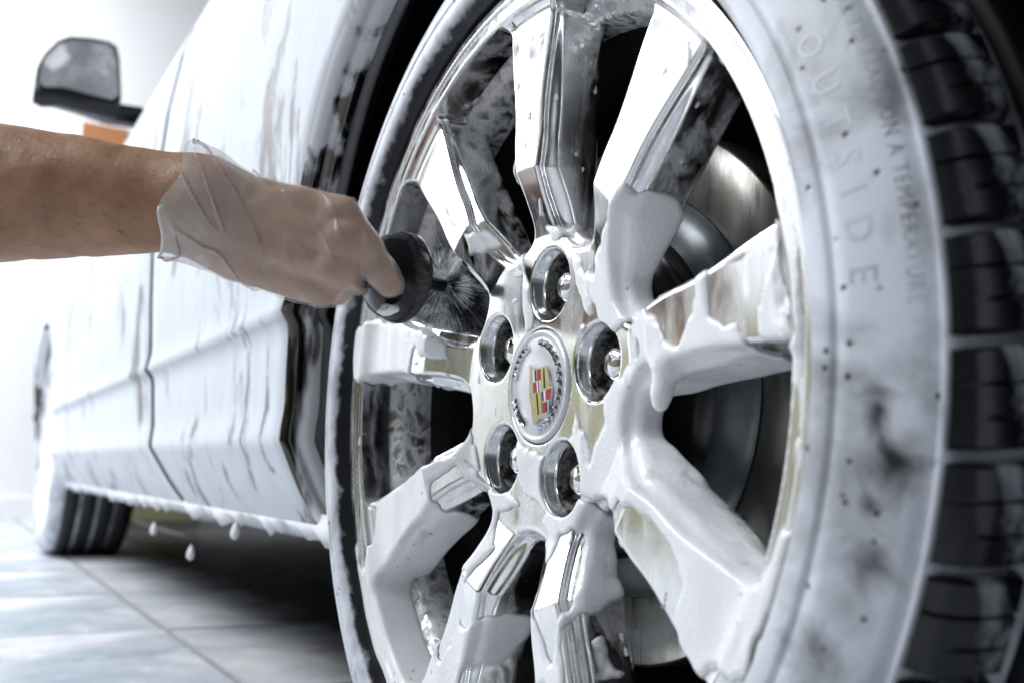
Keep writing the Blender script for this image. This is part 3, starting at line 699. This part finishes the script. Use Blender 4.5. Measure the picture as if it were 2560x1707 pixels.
# tyre
TYRE = m_tyre('foamed_rubber', 0.39, 0.17, 0.0, True, ((2040, 1075, 0.0115, 0.97), (2025, 935, 0.0075, 0.9), (1990, 1300, 0.011, 0.8), (2000, 1165, 0.005, 0.8), (1880, 1490, 0.013, 0.6), (1950, 1390, 0.012, 0.45), (2075, 1010, 0.006, 0.5)))
prof = [(0.2405, 0.022), (0.2410, 0.013), (0.2420, 0.0100), (0.2435, 0.0085), (0.2455, -0.0020), (0.2472, -0.0100), (0.2490, -0.0128), (0.2520, -0.0140), (0.2580, -0.0146), (0.2600, -0.0142), (0.2608, -0.0130), (0.2618, -0.0130), (0.2630, -0.0140), (0.2680, -0.0132), (0.2750, -0.0108), (0.2820, -0.0078), (0.2880, -0.0046), (0.2915, -0.0022), (0.2925, 0.0), (0.2936, 0.0002), (0.2944, -0.001), (0.2958, 0.0), (0.2966, 0.0025), (0.2972, 0.007), (0.2990, 0.012), (0.3020, 0.022), (0.3045, 0.04), (0.3050, 0.12), (0.3045, 0.19), (0.296, 0.215), (0.26, 0.225), (0.235, 0.21)]
tyre = rev('tyre', prof, TYRE, 360)
BLK = m_tyre('wet_tread_rubber', 0.63, 0.09, 1.7)
RIBM = m_simple('wet_black_rubber', (0.004, 0.004, 0.005), 0.5, nz=0.4, Specular_IOR_Level=0.2)
def tread():
    N = 50; pitch = 2*PI/N
    # one shoulder block with rounded edges and a sipe, wrapped round the shoulder
    pr = [(0.2975, 0.0000), (0.3015, 0.0024), (0.3055, 0.0075), (0.3088, 0.0150), (0.3105, 0.0230), (0.3112, 0.0300), (0.3040, 0.0310)]
    segs = [(-0.465, -0.0060), (-0.45, -0.0015), (-0.42, 0.0), (-0.20, 0.0), (-0.19, -0.0030), (-0.165, -0.0030), (-0.155, 0.0), (0.09, 0.0), (0.10, -0.0035), (0.125, -0.0035), (0.135, 0.0), (0.395, 0.0), (0.425, -0.0015), (0.44, -0.0060)]
    vs = []
    for k, (t, dr) in enumerate(segs):
        for j, (r, y) in enumerate(pr):
            skew = 0.10*(y/0.03); a = (t+skew)*pitch
            d = dr if not (2 < k < 11 and (j < (3 if k < 6 else 1) or (k < 6 and j > 4))) else 0
            rr = r+d*0.85; yy = y-d*0.55
            vs.append((rr*math.cos(a), yy, rr*math.sin(a)))
    me = D.meshes.new('tread_block'); me.from_pydata(vs, [], [f[::-1] for f in grid_faces(len(segs), len(pr))]); me.materials.append(BLK)
    me.polygons.foreach_set('use_smooth', [True]*len(me.polygons)); me.update(); me.set_sharp_from_angle(angle=math.radians(38))
    for i in range(N):
        o = D.objects.new('tread_block', me); C.objects.link(o); o.location = (0, 0, ZC); o.rotation_euler = (0, -(i+0.35)*pitch, 0); sub(o)
    for y0 in (0.046, 0.10, 0.155):
        rev('tread_rib', [(0.303, y0), (0.310, y0+0.001), (0.3125, y0+0.003), (0.3130, y0+0.02), (0.3125, y0+0.042), (0.310, y0+0.044), (0.303, y0+0.045)], RIBM, 200)
tread()
# moulded lettering, wrapped round the sidewall
def lettering(text, size, r_base, a_start, m, height, name, track=1.0):
    cu = D.curves.new('t', 'FONT'); cu.body = text; cu.size = size; cu.space_character = track; cu.resolution_u = 3; cu.extrude = 0.0
    o = D.objects.new('t', cu); C.objects.link(o)
    me = D.meshes.new_from_object(o.evaluated_get(bpy.context.evaluated_depsgraph_get())); bpy.data.objects.remove(o)
    bm = bmesh.new(); bm.from_mesh(me)
    bmesh.ops.subdivide_edges(bm, edges=[e for e in bm.edges if e.calc_length() > size*0.25], cuts=2)
    ex = bmesh.ops.extrude_face_region(bm, geom=bm.faces[:]); 
    for g in ex['geom']:
        if isinstance(g, bmesh.types.BMVert): g.co.z += height
    R_, Y_ = [p[0] for p in prof], [p[1] for p in prof]
    for v_ in bm.verts:
        r = r_base+v_.co.y; a = a_start-v_.co.x/r_base
        y = float(np.interp(r, R_[5:26], Y_[5:26]))+0.0004-v_.co.z
        v_.co = (r*math.cos(a), y, ZC+r*math.sin(a))
    bmesh.ops.recalc_face_normals(bm, faces=bm.faces[:])
    return sub(bm_obj(name, bm, m, None, False))
LET = m_tyre('lettering_rubber', 0.41, 0.16, 0.6)
LET2 = m_tyre('small_lettering_rubber', 0.50, 0.14, 2.6)
def ang(px, py):
    p = on_y(px, py, -0.012); return math.atan2(p[2]-ZC, p[0])
bpy.context.view_layer.update()
lettering('OUTSIDE', 0.0135, 0.2680, ang(1866, 62), LET, 0.0006, 'large_lettering', 2.15)
lettering('TREADWEAR 320 TRACTION A TEMPERATURE A', 0.0066, 0.2858, ang(2010, 210)+0.30, LET2, 0.0006, 'small_lettering', 1.20)

# ------------------------------------------------------------------ forearm and gloved hand
fV = F_PX/V2S
HD = 0.64; HO = on_d(620, 520, HD)
B3 = np.stack([RT, UP, -FW])
def L(px, py, w_=0.0): s = (HD-w_)/fV; return np.array([(px-620)*s, -(py-520)*s, w_])
def ell(x, y, z, a, b, ra, rb, sw=1.0):   # tapered capsule, flattened across the view
    e = b-a; t = np.clip(((x-a[0])*e[0]+(y-a[1])*e[1])/(e[0]**2+e[1]**2), 0, 1)
    dz = (z-a[2]-e[2]*t)*sw
    return np.sqrt((x-a[0]-e[0]*t)**2+(y-a[1]-e[1]*t)**2+dz**2)-(ra+(rb-ra)*t)
def cone(x, y, z, a, b, ra, rb):
    return cap_d(x, y, z, a, b, ra, rb)
def hand_sdf(x, y, z):
    f = ell(x, y, z, L(-260, 432), L(470, 468), 0.0535, 0.0288, 1.18)
    mc = [(L(790, 502, 0.006), 0.0125), (L(800, 560, 0.013), 0.0130), (L(782, 622, 0.010), 0.0120), (L(742, 664, 0.001), 0.0108)]
    wr = [L(455, 440, 0.002), L(455, 465, 0.006), L(455, 490, 0.005), L(460, 515, 0.0)]
    h = None
    for (p, r), q in zip(mc, wr):
        c = cone(x, y, z, q, p, 0.0185, r); h = c if h is None else smin(h, c, 0.0045)
    for p, r in mc: h = smin(h, np.sqrt((x-p[0]+0.004)**2+(y-p[1])**2+(z-p[2]-0.0035)**2)-r*0.80, 0.004)      # knuckles
    h = smin(h, ell(x, y, z, L(500, 500, -0.010), L(690, 560, -0.016), 0.024, 0.026, 1.2), 0.014)     # palm body
    h = smin(h, ell(x, y, z, L(540, 590, -0.010), L(700, 640, -0.012), 0.014, 0.012, 0.9), 0.012)     # heel
    f = smin(f, h, 0.016)
    # index finger, laid along the brush
    fi = cone(x, y, z, mc[0][0], L(842, 570, 0.004), 0.0118, 0.0098)
    fi = smin(fi, cone(x, y, z, L(842, 570, 0.004), L(874, 624, 0.0), 0.0098, 0.0088), 0.004)
    fi = smin(fi, cone(x, y, z, L(874, 624, 0.0), L(893, 652, -0.003), 0.0088, 0.0074), 0.004)
    f = smin(f, fi, 0.004)
    # middle, ring and little finger curl away round the handle
    for (p, r), dx, dy, ln in ((mc[1], 0.010, -0.004, 0.040), (mc[2], 0.007, -0.004, 0.037), (mc[3], 0.004, 0.000, 0.031)):
        a = p; b = p+np.array([dx, dy, -ln]); c = b+np.array([-0.024, 0.003, -0.006]); d = c+np.array([-0.010, 0.004, 0.020])
        g = smin(cone(x, y, z, a, b, r*0.96, r*0.82), smin(cone(x, y, z, b, c, r*0.82, r*0.74), cone(x, y, z, c, d, r*0.74, r*0.64), 0.003), 0.003)
        f = smin(f, g, 0.005)
    # thumb, on the far side of the handle
    t1, t2, t3 = L(560, 600, -0.030), L(660, 610, -0.050), L(740, 620, -0.052)
    th = smin(cone(x, y, z, L(500, 560, -0.012), t1, 0.016, 0.0125), smin(cone(x, y, z, t1, t2, 0.0125, 0.0100), cone(x, y, z, t2, t3, 0.0100, 0.0080), 0.004), 0.006)
    f = smin(f, th, 0.010)
    # tendons and creases
    f = f-0.0006*noise(x, y, z, 90)-0.0008*noise(x*0.6, y, z, 40)
    return f
lo, hi = L(-70, 760, -0.085), L(930, 250, 0.06)
lo = np.array([-0.205, -0.080, -0.088]); hi = np.array([0.095, 0.080, 0.060])
res = nets(hand_sdf, lo, hi, 0.0014, 2)
SK = NT('skin'); _n = SK.noise(26, 5); _f2 = SK.noise(1.0, 4, co=SK.co('Object', (300, 300, 300)))
SK.P(Base_Color=SK.mix(SK.ramp(_n, [(0.3, 0.0), (0.7, 1.0)]), (0.29, 0.145, 0.078), (0.47, 0.265, 0.16)), Roughness=0.45, Subsurface_Weight=0.2, Subsurface_Scale=0.004, Subsurface_Radius=(1.0, 0.4, 0.25))
SK.bump(SK.math('ADD', SK.math('MULTIPLY', _f2, 0.5), SK.math('ADD', _n, SK.math('MULTIPLY', SK.noise(1.0, 3, co=SK.co('Object', (190, 60, 60)), dist=0.8), 0.35))), 0.38, 0.0014)
person = nets_obj('person', res, SK.m, None, None)
person.matrix_world = Matrix(((RT[0], UP[0], -FW[0], HO[0]), (RT[1], UP[1], -FW[1], HO[1]), (RT[2], UP[2], -FW[2], HO[2]), (0, 0, 0, 1)))
tag(person, 'bare forearm and fist in a clear glove, index finger laid along the black brush', 'person')
def cuff_s(v):     # + = towards the fingers, metres from the slanting cuff edge
    px = v[..., 0]; py = v[..., 1]
    return px-(-0.0405)+(-0.33)*(py-0.056)+0.0025*np.sin(py*160)
def glove_sdf(x, y, z):
    s = x+0.0405-0.33*(y-0.056)
    fl = sstep(0.034, -0.006, s)
    wr = noise(x*0.9+y*0.5, y*0.6, z*0.6, 62)
    ridge = np.abs(noise(x+y*0.45, y*0.35, z*0.35, 75)); ridge = sstep(0.10, 0.0, ridge)
    t = 0.0010+fl*(0.0048+0.0030*wr+0.0035*sstep(0.02, 0.05, y)+0.005*sstep(-0.015, -0.040, y))+0.0022*ridge*sstep(0.085, 0.03, s)+0.0008*ridge+0.0010*np.maximum(wr, 0)
    return hand_sdf(x, y, z)-t
res = nets(glove_sdf, lo, hi, 0.0014, 2, keep=lambda v: cuff_s(v) > 0)
_v, _q, _n3 = res
_e = np.sort(np.concatenate([_q[:, [0, 1]], _q[:, [1, 2]], _q[:, [2, 3]], _q[:, [3, 0]]]), 1); _ue, _ct = np.unique(_e, axis=0, return_counts=True); _bv = np.unique(_ue[_ct == 1])
_bv = _bv[cuff_s(_v[_bv]) < 0.004]; _v[_bv, 0] -= cuff_s(_v[_bv])          # trim the open edge clean
GL = NT('clear_vinyl'); _w = GL.noise(45, 5, dist=1.2)
_cx = GL.new('ShaderNodeSeparateXYZ', i_Vector=GL.co()).outputs
_cf = GL.ramp(GL.math('ADD', GL.math('MULTIPLY', GL.math('SUBTRACT', _cx[0], GL.math('MULTIPLY', _cx[1], 0.33)), 10.0), 0.55), [(0.08, 0.44), (0.55, 0.20)])
GL.P(Base_Color=(0.88, 0.82, 0.78), Roughness=0.17, Alpha=GL.math('ADD', _cf, GL.ramp(_w, [(0.50, 0.0), (0.75, 0.16)])), Specular_IOR_Level=0.8)
GL.bump(_w, 0.40, 0.002)
gl = nets_obj('glove', res, GL.m, person, None)
tag(gl, 'clear vinyl glove with a loose wrinkled cuff')
# rolled bead along the open edge of the cuff
bm = bmesh.new(); bm.from_mesh(gl.data); be = [e for e in bm.edges if e.is_boundary]
nb = {}
for e in be:
    a, b = e.verts[0].index, e.verts[1].index; nb.setdefault(a, []).append(b); nb.setdefault(b, []).append(a)
bm.verts.ensure_lookup_table(); loops = []; seen = set()
for s in nb:
    if s in seen: continue
    lp = [s]; seen.add(s)
    while True:
        nx = [q for q in nb[lp[-1]] if q not in seen]
        if not nx: break
        lp.append(nx[0]); seen.add(nx[0])
    loops.append([np.array(bm.verts[i].co) for i in lp])
bm.free()
lp = max(loops, key=len); A_ = np.array(lp)
for _ in range(8): A_ = (np.roll(A_, 1, 0)+A_*2+np.roll(A_, -1, 0))/4
A_ = A_[::3]; A_ = np.vstack([A_, A_[:1]])
GB = NT('cuff_vinyl'); GB.P(Base_Color=(0.88, 0.87, 0.86), Roughness=0.3, Alpha=0.75)
tube('cuff_bead', [Vector(p) for p in A_], 0.0010, GB.m, person, 6, False)
# fine hair on the forearm
def hair():
    vs, fs = [], []
    me = person.data; cand = np.empty(len(me.vertices)*3, np.float32); me.vertices.foreach_get('co', cand); cand = cand.reshape(-1, 3)
    nr = np.empty(len(me.vertices)*3, np.float32); me.vertices.foreach_get('normal', nr); nr = nr.reshape(-1, 3)
    ok = np.where((cand[:, 0] < -0.05) & (nr[:, 2] > -0.45) & (cand[:, 0] > -0.2))[0]
    for i in rng.choice(ok, 520):
        p, n = cand[i], nr[i]; ln = rng.uniform(0.006, 0.013)
        d = np.array([0.8, -0.42, 0.0])+rng.normal(0, 0.25, 3); d = d-n*(d@n); d = d/np.linalg.norm(d)
        sd = np.cross(d, n); wd = 0.00007
        q1 = p+d*ln*0.5+n*0.0012; q2 = p+d*ln+n*0.0017
        k = len(vs); vs += [p-n*0.0003+sd*wd, p-n*0.0003-sd*wd, q1+sd*wd, q1-sd*wd, q2]; fs += [(k, k+1, k+3, k+2), (k+2, k+3, k+4)]
    o = mesh('arm_hair', vs, fs, m_simple('hair', (0.06, 0.035, 0.02), 0.5), person); tag(o, 'short dark hairs along the forearm', kind='stuff')
hair()

# ------------------------------------------------------------------ brush
def brush():
    gc = on_d(893, 632, 0.672); tip = on_y(1075, 655, 0.020)
    ax = Vector(FW*0.74+RT*0.66-UP*0.10).normalized()
    root = empty('brush', tuple(gc)); tag(root, 'black wheel brush with a round guard, held in the gloved hand', 'brush')
    q = ax.to_track_quat('Z', 'Y'); root.rotation_mode = 'QUATERNION'; root.rotation_quaternion = q
    Ln = 0.082
    def rv(name, pr, m, n=64):
        vs = [(r*math.cos(2*PI*i/n), r*math.sin(2*PI*i/n), z) for i in range(n) for r, z in pr]
        return mesh(name, vs, grid_faces(n, len(pr), closed_u=True), m, root)
    bp = m_simple('wet_black_plastic', (0.006, 0.006, 0.007), 0.16, nz=0.3)
    rv('guard', [(0.010, -0.012), (0.020, -0.006), (0.028, 0.002), (0.0305, 0.010), (0.0312, 0.011), (0.0318, 0.0105), (0.0310, 0.009), (0.0285, 0.0), (0.0205, -0.0085), (0.0108, -0.016), (0.0105, -0.022)], bp)
    hp = [gc-np.array(ax)*0.010, gc-np.array(ax)*0.020-RT*0.006, HO+L(770, 625, -0.016)@B3, HO+L(700, 610, -0.020)@B3, HO+L(630, 600, -0.024)@B3]
    inv = root.matrix_basis.inverted() if False else (Matrix.Translation(Vector(gc))@q.to_matrix().to_4x4()).inverted()
    tube('handle', [inv@Vector(p) for p in catmull(hp, 6)], 0.0115, bp, root, 20)
    rv('stem', [(0.0075, -0.012), (0.0070, 0.012), (0.0050, 0.020), (0.0046, Ln-0.020), (0.0040, Ln-0.006), (0.0, Ln-0.005)], bp, 20)
    # bristles: fine filaments standing out from the stem
    vs, fs = [], []
    for i in range(2600):
        z0 = Ln-0.020+rng.uniform(-0.012, 0.016); a = rng.uniform(0, 2*PI); ln = rng.uniform(0.016, 0.034)
        d = np.array([math.cos(a), math.sin(a), rng.uniform(-0.25, 0.55)]); d /= np.linalg.norm(d)
        sd = np.array([-math.sin(a), math.cos(a), 0])*0.00016
        p = np.array([math.cos(a)*0.004, math.sin(a)*0.004, z0]); bend = np.array([0.0, -0.004, 0.006])*rng.uniform(0.2, 1)+rng.normal(0, 0.002, 3)
        k = len(vs); m_ = p+d*ln*0.55+bend*0.3; e = p+d*ln+bend
        vs += [p+sd, p-sd, m_+sd, m_-sd, e+sd*0.5, e-sd*0.5]; fs += [(k, k+1, k+3, k+2), (k+2, k+3, k+5, k+4)]
    t = NT('wet_bristle'); t.P(Base_Color=t.mix(t.ramp(t.noise(75, 3), [(0.46, 0.0), (0.60, 1.0)]), (0.010, 0.010, 0.012), (0.55, 0.58, 0.62)), Roughness=0.3)
    o = mesh('bristles', vs, fs, t.m, root); tag(o, kind='stuff')
    # dabs of foam on the guard
    for (ox, oy, oz, sx, sy) in ((0.012, 0.021, 0.004, 0.011, 0.005), (-0.012, -0.026, 0.002, 0.009, 0.004)):
        bm = bmesh.new(); bmesh.ops.create_icosphere(bm, subdivisions=3, radius=1.0)
        for v_ in bm.verts: nn = float(noise(np.array([v_.co.x]), np.array([v_.co.y+oz*99]), np.array([v_.co.z]), 1.7)[0]); v_.co = Vector((v_.co.x*sx, v_.co.y*sy, v_.co.z*0.004))*(1+0.3*nn)
        o = bm_obj('foam_dab', bm, FOAM, root); o.location = (ox, oy, oz-0.012)
brush()

# ------------------------------------------------------------------ drops falling from the sill
for px, py, lab in ((353, 1213, 'leftmost foam drop falling below the foamy sill'), (540, 1218, 'rightmost foam drop falling below the foamy sill'), (438, 1268, 'lowest foam drop falling between two others under the sill')):
    p = on_y(px, py, 0.015); vs = []
    pr = [(0.0, 0.0105), (0.0018, 0.0075), (0.0042, 0.002), (0.0052, -0.003), (0.0042, -0.0072), (0.0020, -0.0092), (0.0, -0.0095)]
    for i in range(20):
        for r, z in pr: a = 2*PI*i/20; vs.append((r*math.cos(a), r*math.sin(a), z))
    o = mesh('foam_drop', vs, grid_faces(20, len(pr), closed_u=True), FOAM); o.location = tuple(p); tag(o, lab, 'drop', 'foam drops falling from the sill')
